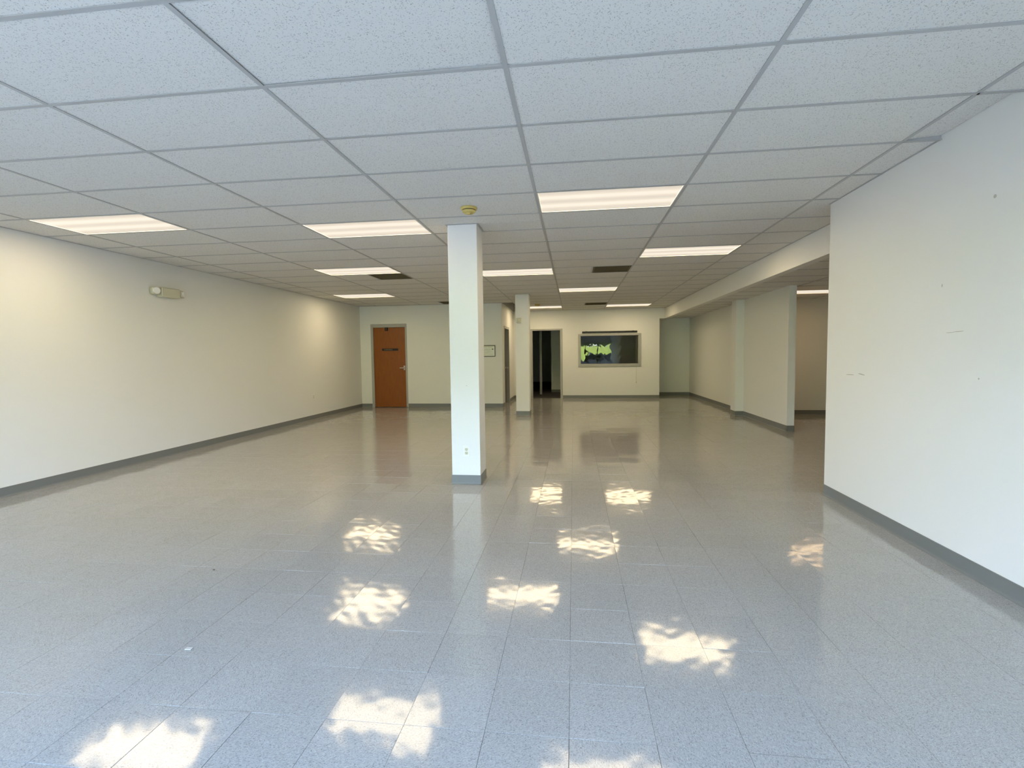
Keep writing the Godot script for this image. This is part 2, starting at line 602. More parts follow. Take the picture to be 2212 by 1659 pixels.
func scuffs(w: Node3D) -> void:
	# thin rubbed marks [z, y, length, height, slant]
	for s in [[-4.60, 1.158, 0.13, 0.006, 0.02], [-4.43, 1.168, 0.10, 0.008, -0.10], [-3.40, 1.474, 0.09, 0.004, 0.03], [-3.47, 1.470, 0.07, 0.003, 0.0], [-3.553, 1.776, 0.009, 0.022, 0.2], [-3.23, 1.190, 0.012, 0.010, 0.0]]:
		var st := st_new()
		var l: float = s[2] / 2.0
		var h: float = s[3] / 2.0
		var prev := []
		for k in 9:
			var t := k / 8.0 * 2.0 - 1.0
			var hh := h * sqrt(maxf(0.0, 1.0 - t * t)) + 0.0003
			var wob := rng.randf_range(-0.2, 0.2) * h
			var now := [Vector3(0, t * l * s[4] + hh + wob, t * l), Vector3(0, t * l * s[4] - hh + wob, t * l)]
			if k > 0:
				quad(st, prev[1] + Vector3.LEFT * 0.0004, now[1] + Vector3.LEFT * 0.0004, now[0] + Vector3.LEFT * 0.0004, prev[0] + Vector3.LEFT * 0.0004)
				quad(st, prev[0] + Vector3.LEFT * 0.0004, now[0] + Vector3.LEFT * 0.0004, now[0], prev[0])
				quad(st, now[1] + Vector3.LEFT * 0.0004, prev[1] + Vector3.LEFT * 0.0004, prev[1], now[1])
			prev = now
		put(done(st), "scuff_mark", M.scuff, w, Vector3(XR, s[1], s[0]))
	var hole := put(lathe_mesh([[0.0, 0.0008], [0.006, 0.0008], [0.009, 0.0012], [0.011, 0.0]], 14), "screw_anchor", M.scuff, w, Vector3(XR, 2.222, -3.17))
	hole.rotation.z = PI / 2

# ---------------------------------------------------------------- ceilings
func lamp_at(i: int, j: int) -> bool:
	for l in LAMPS:
		if l[0] == i and l[1] == j:
			return true
	return false

func build_ceiling() -> void:
	var c := setting("ceiling", "suspended ceiling of white fissured tiles in a steel grid", "ceiling")
	put(box_mesh(Vector3(XL - 0.15, TOP, -25.2), Vector3(XE + 0.15, TOP + 0.2, ZF + 0.15)), "roof_slab", M.slab, c)
	put(box_mesh(Vector3(XL, 2.62, -25.0), Vector3(2.42, 2.66, ZC - 0.14)), "back_room_board", M.acoustic, c)
	put(box_mesh(Vector3(2.42, 2.62, -25.0), Vector3(XE, 2.66, ZN - 0.15)), "back_room_board", M.acoustic, c)
	var t := 0.016
	var shared := {}
	for i in range(-3, 5):
		for j in range(-5, 23):
			if lamp_at(i, j):
				continue
			var x0 := maxf(GX + i * MX, XL)
			var x1 := GX + (i + 1) * MX
			var z1 := minf(GZ - j * MZ, ZF)
			var z0 := GZ - (j + 1) * MZ
			var right := XR if z1 > ZR + 0.2 else XS
			x1 = minf(x1, right)
			var back := ZB if x1 < XB + 0.4 else ZC
			z0 = maxf(z0, back)
			if x1 - x0 < 0.04 or z1 - z0 < 0.03:
				continue
			for v in VENTS:
				if v[1] == j and i == int(floor(v[0])):
					x1 = x0 + MX / 2.0
			# the cells that a column passes through are cut round it
			var parts := [[x0, x1, z0, z1]]
			if i == 1 and (j == 5 or j == 15):
				var cz1 := -5.11 if j == 5 else -11.10
				var cz0 := cz1 - 0.325
				parts = [[x0, x1, cz1, z1], [x0, -1.288, z0, cz1], [-0.982, x1, z0, cz1]]
				if cz0 - z0 > 0.03:
					parts.append([-1.288, -0.982, z0, cz0])
			for p in parts:
				var e := 0.004
				var size := Vector3(p[1] - p[0] - 2 * e, t, p[3] - p[2] - 2 * e)
				var key := "%.3f %.3f" % [size.x, size.z]
				if not shared.has(key):
					shared[key] = []
					for v in 3:
						shared[key].append(board_mesh(size, Vector2(rng.randf(), rng.randf())))
				var o := put(shared[key][rng.randi() % 3], "ceiling_tile", M.acoustic, c, Vector3((p[0] + p[1]) / 2.0, CEIL + 0.0045, (p[2] + p[3]) / 2.0))
				if i == 1 and j == 0:      # sits a little askew on its grid
					o.position += Vector3(0.006, 0.007, 0.0)
					o.rotation.z = 0.006
				if i == 4 and j == 2:      # lifted along the wall
					o.position.y += 0.016
					o.rotation.z = 0.06
	# grid: main runners front to back, cross tees between them
	for i in range(-2, 5):
		var x := GX + i * MX
		var back := ZB if x < XB else ZC
		put(tee_mesh(Vector3(x, CEIL, ZF), Vector3(x, CEIL, back)), "main_runner", M.grid_steel, c)
	var tee := tee_mesh(Vector3(-MX / 2 + 0.012, 0, 0), Vector3(MX / 2 - 0.012, 0, 0))
	for j in range(-4, 23):
		var z := GZ - j * MZ
		if z > ZF - 0.05:
			continue
		for i in range(-3, 5):
			var x0 := maxf(GX + i * MX, XL)
			var x1 := minf(GX + (i + 1) * MX, XR if z > ZR else XS)
			if z < ZB + 0.02 and x1 < XB + 0.4:
				continue
			if z < ZC + 0.02 or x1 - x0 < 0.05:
				continue
			if x1 - x0 > MX - 0.01:
				put(tee, "cross_tee", M.grid_steel, c, Vector3((x0 + x1) / 2, CEIL, z))
			else:
				put(tee_mesh(Vector3(x0, CEIL, z), Vector3(x1, CEIL, z)), "cross_tee", M.grid_steel, c)
	for v in VENTS:
		var x: float = GX + v[0] * MX if v[0] > 0 else GX - 0.5 * MX
		var z: float = GZ - v[1] * MZ
		put(tee_mesh(Vector3(x, CEIL, z), Vector3(x, CEIL, z - MZ)), "cross_tee", M.grid_steel, c)
	# wall angle round the room
	for a in [[Vector3(XL, 0, ZF), Vector3(XL, 0, ZB), Vector3.RIGHT], [Vector3(XL, 0, ZB), Vector3(XB, 0, ZB), Vector3.BACK], [Vector3(XB, 0, ZB), Vector3(XB, 0, ZC), Vector3.RIGHT],
			[Vector3(XB, 0, ZC), Vector3(XS, 0, ZC), Vector3.BACK], [Vector3(XS, 0, ZC), Vector3(XS, 0, ZR), Vector3.LEFT], [Vector3(XR, 0, ZR), Vector3(XR, 0, GZ - 3 * MZ), Vector3.LEFT], [Vector3(XR, 0, GZ - 2 * MZ), Vector3(XR, 0, ZF), Vector3.LEFT]]:
		var lo: Vector3 = a[0].min(a[1])
		var hi: Vector3 = a[0].max(a[1])
		var n: Vector3 = a[2] * 0.016
		lo = lo.min(lo + n)
		hi = hi.max(hi + n)
		lo.y = CEIL + 0.0012
		hi.y = CEIL + 0.0034
		put(box_mesh(lo, hi), "wall_angle", M.grid_steel, c)

# a ceiling board of that size standing on y = 0, its face cut from the sheet at u
func board_mesh(size: Vector3, u: Vector2) -> ArrayMesh:
	var st := st_new()
	var h := size / 2.0
	for f in [[Vector3.DOWN, Vector3.RIGHT, Vector3.BACK], [Vector3.UP, Vector3.RIGHT, Vector3.FORWARD], [Vector3.RIGHT, Vector3.FORWARD, Vector3.UP], [Vector3.LEFT, Vector3.BACK, Vector3.UP], [Vector3.BACK, Vector3.RIGHT, Vector3.UP], [Vector3.FORWARD, Vector3.LEFT, Vector3.UP]]:
		for k in [[-1, -1], [1, 1], [1, -1], [-1, -1], [-1, 1], [1, 1]]:
			var p: Vector3 = (f[0] + f[1] * k[0] + f[2] * k[1]) * h
			st.set_normal(f[0])
			st.set_uv(u + Vector2(f[1].dot(p), f[2].dot(p)) / 1.35)
			st.add_vertex(p + Vector3.UP * h.y)
	return st.commit()

# an inverted tee: flange and web
func tee_mesh(a: Vector3, b: Vector3) -> ArrayMesh:
	var st := st_new()
	var along := (b - a).normalized()
	var side := along.cross(Vector3.UP).abs()
	var lo := a.min(b)
	var hi := a.max(b)
	box(st, lo - side * 0.012, hi + side * 0.012 + Vector3.UP * 0.0035)
	box(st, lo - side * 0.003 + Vector3.UP * 0.0035, hi + side * 0.003 + Vector3.UP * 0.03)
	return done(st)

func build_side_ceiling() -> void:
	var c := setting("ceiling_side", "lower tiled ceiling of the side area", "ceiling")
	var rows := []
	var x_lines := [XS + 0.12, 3.80, 3.80 + MX, 3.80 + 2 * MX, XE]
	for j in range(5, 25):
		var z1 := minf(GZ - j * MZ, ZR)
		var z0 := maxf(GZ - (j + 1) * MZ, ZN)
		if z1 - z0 < 0.04:
			continue
		rows.append(z1)
		for k in 4:
			var x0: float = x_lines[k]
			var x1: float = x_lines[k + 1]
			if z1 < -8.5 and k == 0:
				x1 = minf(x1, 3.70 if z1 < -11.0 else 3.62)
			if z1 < ZE and k > 0:
				continue
			if k == 1 and j == 13:      # the lamp sits here
				continue
			if x1 - x0 < 0.05:
				continue
			put(board_mesh(Vector3(x1 - x0 - 0.008, 0.0155, z1 - z0 - 0.008), Vector2(rng.randf(), rng.randf())), "ceiling_tile", M.acoustic, c, Vector3((x0 + x1) / 2, LOW + 0.0045, (z0 + z1) / 2))
	for z in rows:
		if z < ZR:
			put(tee_mesh(Vector3(XS + 0.12, LOW, z), Vector3(XE if z > ZE else 3.69, LOW, z)), "cross_tee", M.grid_steel, c)
	for k in [1, 2, 3]:
		put(tee_mesh(Vector3(x_lines[k], LOW, ZR), Vector3(x_lines[k], LOW, ZE)), "main_runner", M.grid_steel, c)

# ---------------------------------------------------------------- columns
func build_columns() -> void:
	var data := [[-5.11, "square white column near the middle with a wall socket low on its front", 0.0], [-11.10, "farther square white column beside the dark doorway", 0.0]]
	for d in data:
		var z: float = d[0]
		var o := thing("column", d[1], "column", Vector3(-1.135, 0, z - 0.16), "square columns")
		put(bevel_mesh(Vector3(-0.153, 0, -0.16), Vector3(0.153, TOP, 0.16), 0.003), "shaft", M.wall_paint, o)
		for r in [[Vector3(-0.153, 0, 0.16), Vector3(0.153, 0, 0.16), Vector3.BACK], [Vector3(0.153, 0, 0.16), Vector3(0.153, 0, -0.16), Vector3.RIGHT], [Vector3(-0.153, 0, 0.16), Vector3(-0.153, 0, -0.16), Vector3.LEFT], [Vector3(-0.153, 0, -0.16), Vector3(0.153, 0, -0.16), Vector3.FORWARD]]:
			var along: Vector3 = (r[1] - r[0]).normalized() * 0.0042
			put(cove_mesh(r[0] - along, r[1] + along, r[2]), "cove_base", M.cove_base, o)
		for r in [[Vector3(-0.172, 0, 0.16), Vector3(0.172, 0, 0.179)], [Vector3(0.153, 0, -0.16), Vector3(0.172, 0, 0.16)], [Vector3(-0.172, 0, -0.16), Vector3(-0.153, 0, 0.16)], [Vector3(-0.172, 0, -0.179), Vector3(0.172, 0, -0.16)]]:
			put(box_mesh(r[0] + Vector3.UP * (CEIL - 0.0005), r[1] + Vector3.UP * (CEIL + 0.003)), "ceiling_trim", M.grid_steel, o)
		if z > -8.0:
			var st := st_new()
			bevel(st, Vector3(-0.007, -0.0022, -0.0002), Vector3(0.007, 0.0022, 0.0003), 0.0001)
			put(done(st), "scuff_mark", M.scuff, o, Vector3(0.02, 1.05, 0.16))

# ---------------------------------------------------------------- doors
func frame_bar(parent: Node, lo: Vector3, hi: Vector3, called := "frame_bar") -> void:
	put(bevel_mesh(lo, hi, 0.003), called, M.frame_paint, parent)

func build_doors() -> void:
	# wooden door
	var d := setting("door_1", "flush oak door with black name plate and lever handle", "door")
	var x0 := -5.37
	var x1 := -4.44
	frame_bar(d, Vector3(x0 - 0.035, 0, ZB - 0.15), Vector3(x0 + 0.035, 2.235, ZB + 0.012), "frame_jamb")
	frame_bar(d, Vector3(x1 - 0.012, 0, ZB - 0.15), Vector3(x1 + 0.035, 2.235, ZB + 0.012), "frame_jamb")
	frame_bar(d, Vector3(x0 + 0.035, 2.143, ZB - 0.15), Vector3(x1 - 0.012, 2.235, ZB + 0.012), "frame_head")
	put(bevel_mesh(Vector3(x0 + 0.037, 0.012, ZB - 0.055), Vector3(x1 - 0.014, 2.14, ZB - 0.012), 0.002), "leaf", M.oak_veneer, d)
	var z := ZB - 0.012
	var plate := put(bevel_mesh(Vector3(-5.105, 1.520, z), Vector3(-4.655, 1.578, z + 0.006), 0.001), "name_plate", M.black_plastic, d)
	var txt := TextMesh.new()
	var font := SystemFont.new()
	font.font_names = PackedStringArray(["Droid Sans"])
	txt.font = font
	txt.text = "CONFERENCE"
	txt.font_size = 16
	txt.pixel_size = 0.0022
	txt.depth = 0.001
	var l := put(txt, "lettering", M.sign_print, plate, Vector3(-4.925, 1.549, z + 0.0065))
	l.scale = Vector3(1.12, 0.95, 1)
	# lever handle
	var h := put(bevel_mesh(Vector3(-0.030, -0.06, 0), Vector3(0.012, 0.06, 0.006), 0.003), "handle", M.steel, d, Vector3(-4.485, 1.06, z))
	put(bevel_mesh(Vector3(-0.125, -0.011, 0.045), Vector3(0.008, 0.011, 0.062), 0.005), "lever", M.steel, h)
	var neck := put(lathe_mesh([[0.0, 0.0], [0.012, 0.0], [0.010, 0.05], [0.0, 0.05]], 14), "neck", M.steel, h, Vector3(0, 0, 0.004))
	neck.rotation.x = PI / 2
	put(bevel_mesh(Vector3(-5.0, 2.055, z), Vector3(-4.925, 2.14, z + 0.05), 0.006), "closer", M.black_plastic, d)

	put(box_mesh(Vector3(-5.5, 0, ZB - 0.22), Vector3(-4.3, 2.4, ZB - 0.15)), "leak_stop_panel", M.wall_paint, d)  # unseen panel added behind the leaf to stop daylight leaking under it

	# dark doorway in the far wall
	d = setting("door_2", "open doorway to an unlit room", "door")
	frame_bar(d, Vector3(-1.335, 0, ZC - 0.15), Vector3(-1.262, 2.155, ZC + 0.012), "frame_jamb")
	frame_bar(d, Vector3(-0.408, 0, ZC - 0.15), Vector3(-0.335, 2.155, ZC + 0.012), "frame_jamb")
	frame_bar(d, Vector3(-1.262, 2.105, ZC - 0.15), Vector3(-0.408, 2.155, ZC + 0.012), "frame_head")

	# door in the return wall
	d = setting("door_3", "dark door in the return wall", "door")
	frame_bar(d, Vector3(XB - 0.15, 0, -13.27), Vector3(XB + 0.012, 2.15, -13.20), "frame_jamb")
	frame_bar(d, Vector3(XB - 0.15, 0, -14.20), Vector3(XB + 0.012, 2.15, -14.13), "frame_jamb")
	frame_bar(d, Vector3(XB - 0.15, 2.085, -14.13), Vector3(XB + 0.012, 2.15, -13.27), "frame_head")
	put(bevel_mesh(Vector3(XB - 0.13, 0.01, -14.128), Vector3(XB - 0.085, 2.083, -13.272), 0.002), "leaf", M.dark_leaf, d)
	put(box_mesh(Vector3(XB - 0.22, 0, -14.3), Vector3(XB - 0.15, 2.3, -13.1)), "leak_stop_panel", M.wall_paint, d)  # added board, out of view, keeps outdoor light from this door's gaps
	var kn := put(lathe_mesh([[0.0, 0.0], [0.03, 0.0], [0.03, 0.006], [0.012, 0.012], [0.012, 0.035], [0.026, 0.045], [0.028, 0.06], [0.016, 0.072], [0.0, 0.074]], 18), "knob", M.steel, d, Vector3(XB - 0.085, 1.0, -14.05))
	kn.rotation.z = -PI / 2

# ---------------------------------------------------------------- inner window
func build_inner_window() -> void:
	var w := setting("window_1", "inner window with grey frame mirroring the daylight outside", "window")
	var x0 := 0.145
	var x1 := 2.03
	var y0 := 0.972
	var y1 := 1.975
	var t := 0.075
	for b in [[Vector3(x0, y0, 0), Vector3(x1, y0 + t + 0.015, 0)], [Vector3(x0, y1 - t + 0.015, 0), Vector3(x1, y1, 0)], [Vector3(x0, y0 + t + 0.015, 0), Vector3(x0 + t, y1 - t + 0.015, 0)], [Vector3(x1 - t - 0.012, y0 + t + 0.015, 0), Vector3(x1, y1 - t + 0.015, 0)]]:
		put(bevel_mesh(b[0] + Vector3(0, 0, ZC - 0.15), b[1] + Vector3(0, 0, ZC + 0.02), 0.004), "frame_bar", M.frame_paint, w)
	put(box_mesh(Vector3(x0 + t - 0.01, y0 + t, ZC - 0.062), Vector3(x1 - t, y1 - t + 0.02, ZC - 0.056)), "pane", M.wavy_glass, w)

	var rail := thing("blind_rail", "thin black blind headrail above the inner window", "rail", Vector3(1.088, 2.0, ZC))
	put(bevel_mesh(Vector3(-0.823, 0.0, 0.0), Vector3(0.823, 0.054, 0.035), 0.004), "headrail", M.black_wood, rail)
	for s: float in [-0.7, 0.7]:
		put(bevel_mesh(Vector3(s - 0.02, 0.045, 0.0), Vector3(s + 0.02, 0.060, 0.03), 0.002), "bracket", M.black_wood, rail)
	var cord := thing("pull_cord", "thin pale pull cord hanging below the inner window", "cord", Vector3(1.879, 0.473, ZC + 0.028))
	put(lathe_mesh([[0.0022, 0.05], [0.0022, 1.53]], 8), "string", M.cord, cord)
	put(lathe_mesh([[0.0, 0.0], [0.009, 0.004], [0.008, 0.035], [0.003, 0.05], [0.0, 0.05]], 12), "toggle", M.cord, cord)

# ---------------------------------------------------------------- storefront behind the camera
func build_storefront() -> void:
	var w := setting("wall_front", "storefront wall of glass behind the camera", "wall")
	wall_piece(w, Vector3(XL - 0.15, 2.05, ZF), Vector3(XE + 0.15, TOP, ZF + 0.15), M.wall_paint)
	wall_piece(w, Vector3(XL - 0.15, 0, ZF), Vector3(-5.62, 2.05, ZF + 0.15), M.wall_paint)
	wall_piece(w, Vector3(2.30, 0, ZF), Vector3(XE + 0.15, 2.05, ZF + 0.15), M.wall_paint)
	wall_piece(w, Vector3(-5.62, 0, ZF), Vector3(2.30, 0.10, ZF + 0.15), M.wall_paint)
	wall_piece(w, Vector3(XE, 0, ZR), Vector3(XE + 0.15, TOP, ZF + 0.15), M.wall_paint)
	var g := setting("window_2", "storefront glazing in dark metal mullions", "window")
	var xs := [-5.62, -4.33, -3.04, -1.75, -0.46, 0.83, 1.52, 2.30]
	for x: float in xs:
		var hw := 0.055 if x > 0.5 and x < 2.0 else 0.025
		put(bevel_mesh(Vector3(x - hw, 0.10, ZF + 0.03), Vector3(x + hw, 2.05, ZF + 0.12), 0.003), "mullion", M.aluminium, g)
	for y: float in [0.10, 2.0]:
		for k in xs.size() - 1:
			put(bevel_mesh(Vector3(xs[k] + 0.025, y, ZF + 0.03), Vector3(xs[k + 1] - 0.025, y + 0.05, ZF + 0.12), 0.003), "rail", M.aluminium, g)
	for k in xs.size() - 1:
		put(box_mesh(Vector3(xs[k] + 0.025, 0.15, ZF + 0.072), Vector3(xs[k + 1] - 0.025, 2.0, ZF + 0.078)), "pane", M.glass, g)

# ---------------------------------------------------------------- ceiling lamps
func build_lamps() -> void:
	var where := ["beside the long wall, nearest of its row", "in front of the middle column, to its side", "nearest the camera, above the open floor", "close to the bulkhead", "just behind the middle column", "next to a square air grille over the dim bay", "deepest in the bay of the wooden door", "between two air grilles, above the far floor", "far back beside the second column", "far back over the inner window"]
	# emission of the lens: a little brighter over the two tubes
	var im := Image.create(8, 64, false, Image.FORMAT_RGB8)
	for y in 64:
		var v := y / 63.0
		var b := 0.86 + 0.14 * (exp(-pow((v - 0.30) / 0.13, 2)) + exp(-pow((v - 0.72) / 0.13, 2)))
		for x in 8:
			im.set_pixel(x, y, Color(minf(1.0, b), minf(1.0, b), minf(1.0, b)))
	var lens := plain("lamp_lens", Color(0.35, 0.35, 0.34), 0.5)
	lens.emission_enabled = true
	lens.emission = Color(1.0, 0.95, 0.875)
	lens.emission_operator = BaseMaterial3D.EMISSION_OP_MULTIPLY
	lens.emission_texture = ImageTexture.create_from_image(im)
	lens.emission_energy_multiplier = 0.98
	for k in LAMPS.size():
		var l: Array = LAMPS[k]
		lamp(Vector3(GX + (l[0] + 0.5) * MX, CEIL, GZ - (l[1] + 0.5) * MZ), "lit fluorescent ceiling panel " + where[k], lens)
	lamp(Vector3(3.80 + 0.5 * MX, LOW, GZ - 13.5 * MZ), "lit fluorescent ceiling panel in the side room behind the partition", lens, 0.42, Color(1.0, 0.83, 0.60))

func lamp(at: Vector3, label: String, lens: Material, power := 1.0, tint := LAMP_COLOR) -> void:
	var o := thing("ceiling_lamp", label, "ceiling lamp", at, "fluorescent ceiling panels")
	var hx := MX / 2 - 0.012
	var hz := MZ / 2 - 0.012
	put(box_mesh(Vector3(-hx, 0.10, -hz), Vector3(hx, 0.105, hz)), "housing", M.trim_paint, o)
	for r in [[Vector3(-hx, 0.004, -hz), Vector3(hx, 0.1, -hz + 0.004)], [Vector3(-hx, 0.004, hz - 0.004), Vector3(hx, 0.1, hz)], [Vector3(-hx, 0.004, -hz + 0.004), Vector3(-hx + 0.004, 0.1, hz - 0.004)], [Vector3(hx - 0.004, 0.004, -hz + 0.004), Vector3(hx, 0.1, hz - 0.004)]]:
		put(box_mesh(r[0], r[1]), "housing_side", M.trim_paint, o)
	var f := 0.010
	for r in [[Vector3(-hx, 0.0005, -hz), Vector3(hx, 0.004, -hz + f)], [Vector3(-hx, 0.0005, hz - f), Vector3(hx, 0.004, hz)], [Vector3(-hx, 0.0005, -hz + f), Vector3(-hx + f, 0.004, hz - f)], [Vector3(hx - f, 0.0005, -hz + f), Vector3(hx, 0.004, hz - f)]]:
		put(box_mesh(r[0], r[1]), "lens_frame", M.white_plastic, o)
	var st := st_new()
	var a := hx - f
	var b := hz - f
	var y := 0.006
	var c := [Vector3(-a, y, -b), Vector3(a, y, -b), Vector3(a, y, b), Vector3(-a, y, b)]
	var uv := [Vector2(0, 0), Vector2(1, 0), Vector2(1, 1), Vector2(0, 1)]
	for i in [0, 2, 1, 0, 3, 2]:
		st.set_uv(uv[i])
		st.set_normal(Vector3.DOWN)
		st.add_vertex(c[i])
	for i in [0, 1, 2, 0, 2, 3]:
		st.set_uv(uv[i])
		st.set_normal(Vector3.UP)
		st.add_vertex(c[i] + Vector3.UP * 0.003)
	put(st.commit(), "lamp_lens", lens, o)
	var light := AreaLight3D.new()
	light.name = "panel_light"
	light.light_color = tint
	light.light_energy = LAMP_ENERGY * power
	light.area_size = Vector2(2 * a, 2 * b)
	light.area_range = 30.0
	light.area_attenuation = 2.0
	light.shadow_enabled = true
	o.add_child(light)
	light.position = Vector3(0, 0.003, 0)
	light.rotation_degrees = Vector3(-90, 0, 0)

# ---------------------------------------------------------------- air grilles
func build_vents() -> void:
	var labels := ["olive square air grille beside the dim bay lamp", "olive square air grille over the middle of the room", "olive air grille by the back wall half behind the column", "far olive air grille near the inner window"]
	for k in VENTS.size():
		var v: Array = VENTS[k]
		var o := thing("air_grille", labels[k], "air vent", Vector3(GX + (v[0] + 0.25) * MX, CEIL, GZ - (v[1] + 0.5) * MZ), "square ceiling air grilles")
		var h := MZ / 2 - 0.013
		put(box_mesh(Vector3(-h, 0.04, -h), Vector3(h, 0.045, h)), "duct_back", M.vent_paint, o)
		for r in [[Vector3(-h, 0.0, -h), Vector3(h, 0.04, -h + 0.025)], [Vector3(-h, 0.0, h - 0.025), Vector3(h, 0.04, h)], [Vector3(-h, 0.0, -h + 0.025), Vector3(-h + 0.025, 0.04, h - 0.025)], [Vector3(h - 0.025, 0.0, -h + 0.025), Vector3(h, 0.04, h - 0.025)]]:
			put(box_mesh(r[0] + Vector3.UP * 0.001, r[1]), "frame_bar", M.vent_paint, o)
		var blade := box_mesh(Vector3(-h + 0.025, -0.012, -0.001), Vector3(h - 0.025, 0.012, 0.001))
		for i in 17:
			var s := put(blade, "blade", M.vent_paint, o, Vector3(0, 0.016, -h + 0.042 + i * (2 * h - 0.084) / 16.0))
			s.rotation.x = 0.75

# ---------------------------------------------------------------- small fixtures
func build_fixtures() -> void:
	# smoke detectors
	for d in [[Vector3(-0.944, CEIL + 0.004, -4.556), "yellowed round smoke detector on the ceiling near the middle column"], [Vector3(-0.95, CEIL + 0.004, -13.4), "small far smoke detector on the ceiling behind the second column"]]:
		var o := thing("smoke_detector", d[1], "smoke detector", d[0])
		put(lathe_mesh([[0.0, 0.0], [0.074, 0.0], [0.076, -0.006], [0.073, -0.018], [0.066, -0.022], [0.0, -0.022]], 36), "base_plate", M.ivory, o)
		put(lathe_mesh([[0.0, -0.022], [0.060, -0.022], [0.060, -0.029], [0.0, -0.029]], 30), "dark_slot", M.slot_dark, o)
		put(lathe_mesh([[0.0, -0.028], [0.062, -0.028], [0.063, -0.032], [0.058, -0.044], [0.046, -0.050], [0.0, -0.050]], 36), "sensor_ring", M.ivory, o)
		put(lathe_mesh([[0.0, -0.050], [0.034, -0.050], [0.032, -0.057], [0.0, -0.060]], 30), "sensor_cap", M.ivory, o)
		put(lathe_mesh([[0.0, -0.056], [0.004, -0.060], [0.003, -0.0625], [0.0, -0.063]], 10), "test_light", M.slot_dark, o, Vector3(0.018, 0.0, 0.014))
	# emergency lamp on the left wall
	var e := thing("emergency_light", "ivory emergency lamp unit with two heads on the long wall", "emergency light", Vector3(XL, 2.23, -6.41))
	put(bevel_mesh(Vector3(0, 0, -0.16), Vector3(0.10, 0.13, 0.16), 0.008), "battery_case", M.device_ivory, e)
	put(bevel_mesh(Vector3(0.10, 0.015, -0.145), Vector3(0.104, 0.115, 0.145), 0.0015), "cover_plate", M.device_ivory, e)
	for s: float in [-1.0, 1.0]:
		var head := Node3D.new()
		head.name = "lamp_head"
		e.add_child(head, true)
		head.position = Vector3(0.055, 0.072, s * 0.225)
		head.rotation.y = s * -0.35
		put(bevel_mesh(Vector3(-0.045, -0.05, -0.05), Vector3(0.03, 0.05, 0.05), 0.012), "shell", M.device_ivory, head)
		var lens := put(lathe_mesh([[0.044, 0.0], [0.046, 0.012], [0.042, 0.016], [0.03, 0.012], [0.0, 0.008]], 22), "lens", M.white_plastic, head, Vector3(0.03, 0, 0))
		lens.rotation.z = -PI / 2
		var arm := put(lathe_mesh([[0.009, 0.0], [0.009, 0.05]], 10), "swivel", M.device_ivory, e, Vector3(0.055, 0.06, s * 0.155))
		arm.rotation.x = s * PI / 2
	# sockets
	socket(Vector3(-1.129, 0.356, -5.11), 0.0, "white double wall socket low on the middle column")
	socket(Vector3(XL, 0.50, -10.31), PI / 2, "pale wall socket low on the long wall")
	# small box high on the far column
	var b := thing("wall_speaker", "small pale box device high on the farther column", "alarm device", Vector3(-1.205, 2.13, -11.10))
	put(bevel_mesh(Vector3(-0.05, -0.055, 0), Vector3(0.055, 0.06, 0.028), 0.006), "case", M.device_ivory, b)
	var dome := put(lathe_mesh([[0.038, 0.0], [0.034, 0.014], [0.018, 0.022], [0.0, 0.024]], 20), "dome", M.device_ivory, b, Vector3(-0.008, 0.0, 0.028))
	dome.rotation.x = PI / 2
	# framed certificate
	var f := thing("framed_certificate", "framed certificate with thin black frame half behind the column", "picture frame", Vector3(-2.23, 1.33, ZB))
	var hx := 0.205
	for r in [[Vector3(-hx, 0, 0), Vector3(hx, 0.016, 0.02)], [Vector3(-hx, 0.282, 0), Vector3(hx, 0.298, 0.02)], [Vector3(-hx, 0.016, 0), Vector3(-hx + 0.016, 0.282, 0.02)], [Vector3(hx - 0.016, 0.016, 0), Vector3(hx, 0.282, 0.02)]]:
		put(bevel_mesh(r[0], r[1], 0.003), "frame_bar", M.black_wood, f)
	put(paper_mesh(hx - 0.014, 0.014, 0.284, 0.008), "paper", paper_material(), f)
	# chips on the floor
	for d in [[462, 1231, 0.007, "tiny dark crumb on the grey floor"], [408, 1402, 0.016, "small grey gouge chip lying on the near floor"]]:
		var p := floor_at(d[0], d[1])
		var c := thing("floor_crumb", d[3], "debris", p)
		var s: float = d[2]
		put(bevel_mesh(Vector3(-s, 0, -s * 0.6), Vector3(s, s * 0.25, s * 0.6), s * 0.1), "crumb", M.slot_dark if s < 0.01 else M.scuff, c)

func floor_at(u: float, v: float) -> Vector3:
	var b := Basis.from_euler(Vector3(deg_to_rad(-3.3311), deg_to_rad(7.0868), deg_to_rad(-0.7373)))
	var d := b * Vector3((u - 1106.0) / 1074.17, -(v - 829.5) / 1074.17, -1.0)
	var t := CAM_H / -d.y
	return Vector3(d.x * t, 0.0003, d.z * t)

func socket(at: Vector3, turn: float, label: String) -> void:
	var o := thing("wall_socket", label, "wall socket", at)
	o.rotation.y = turn
	put(bevel_mesh(Vector3(-0.037, -0.058, 0), Vector3(0.037, 0.058, 0.006), 0.003), "cover_plate", M.white_plastic, o)
	for s: float in [-1.0, 1.0]:
		var r := put(bevel_mesh(Vector3(-0.017, -0.0145, 0.005), Vector3(0.017, 0.0145, 0.0085), 0.003), "receptacle", M.device_ivory, o, Vector3(0, s * 0.0195, 0))
		for h in [[-0.0065, 0.004, 0.0012, 0.0045], [0.0065, 0.004, 0.0012, 0.0038], [0.0, -0.007, 0.0026, 0.0026]]:
			put(box_mesh(Vector3(h[0] - h[2], h[1] - h[3], 0.008), Vector3(h[0] + h[2], h[1] + h[3], 0.0088)), "slot", M.slot_dark, r)
	var screw := put(lathe_mesh([[0.003, 0.0], [0.0028, 0.001], [0.0, 0.0012]], 10), "screw", M.steel, o, Vector3(0, 0, 0.006))
	screw.rotation.x = PI / 2

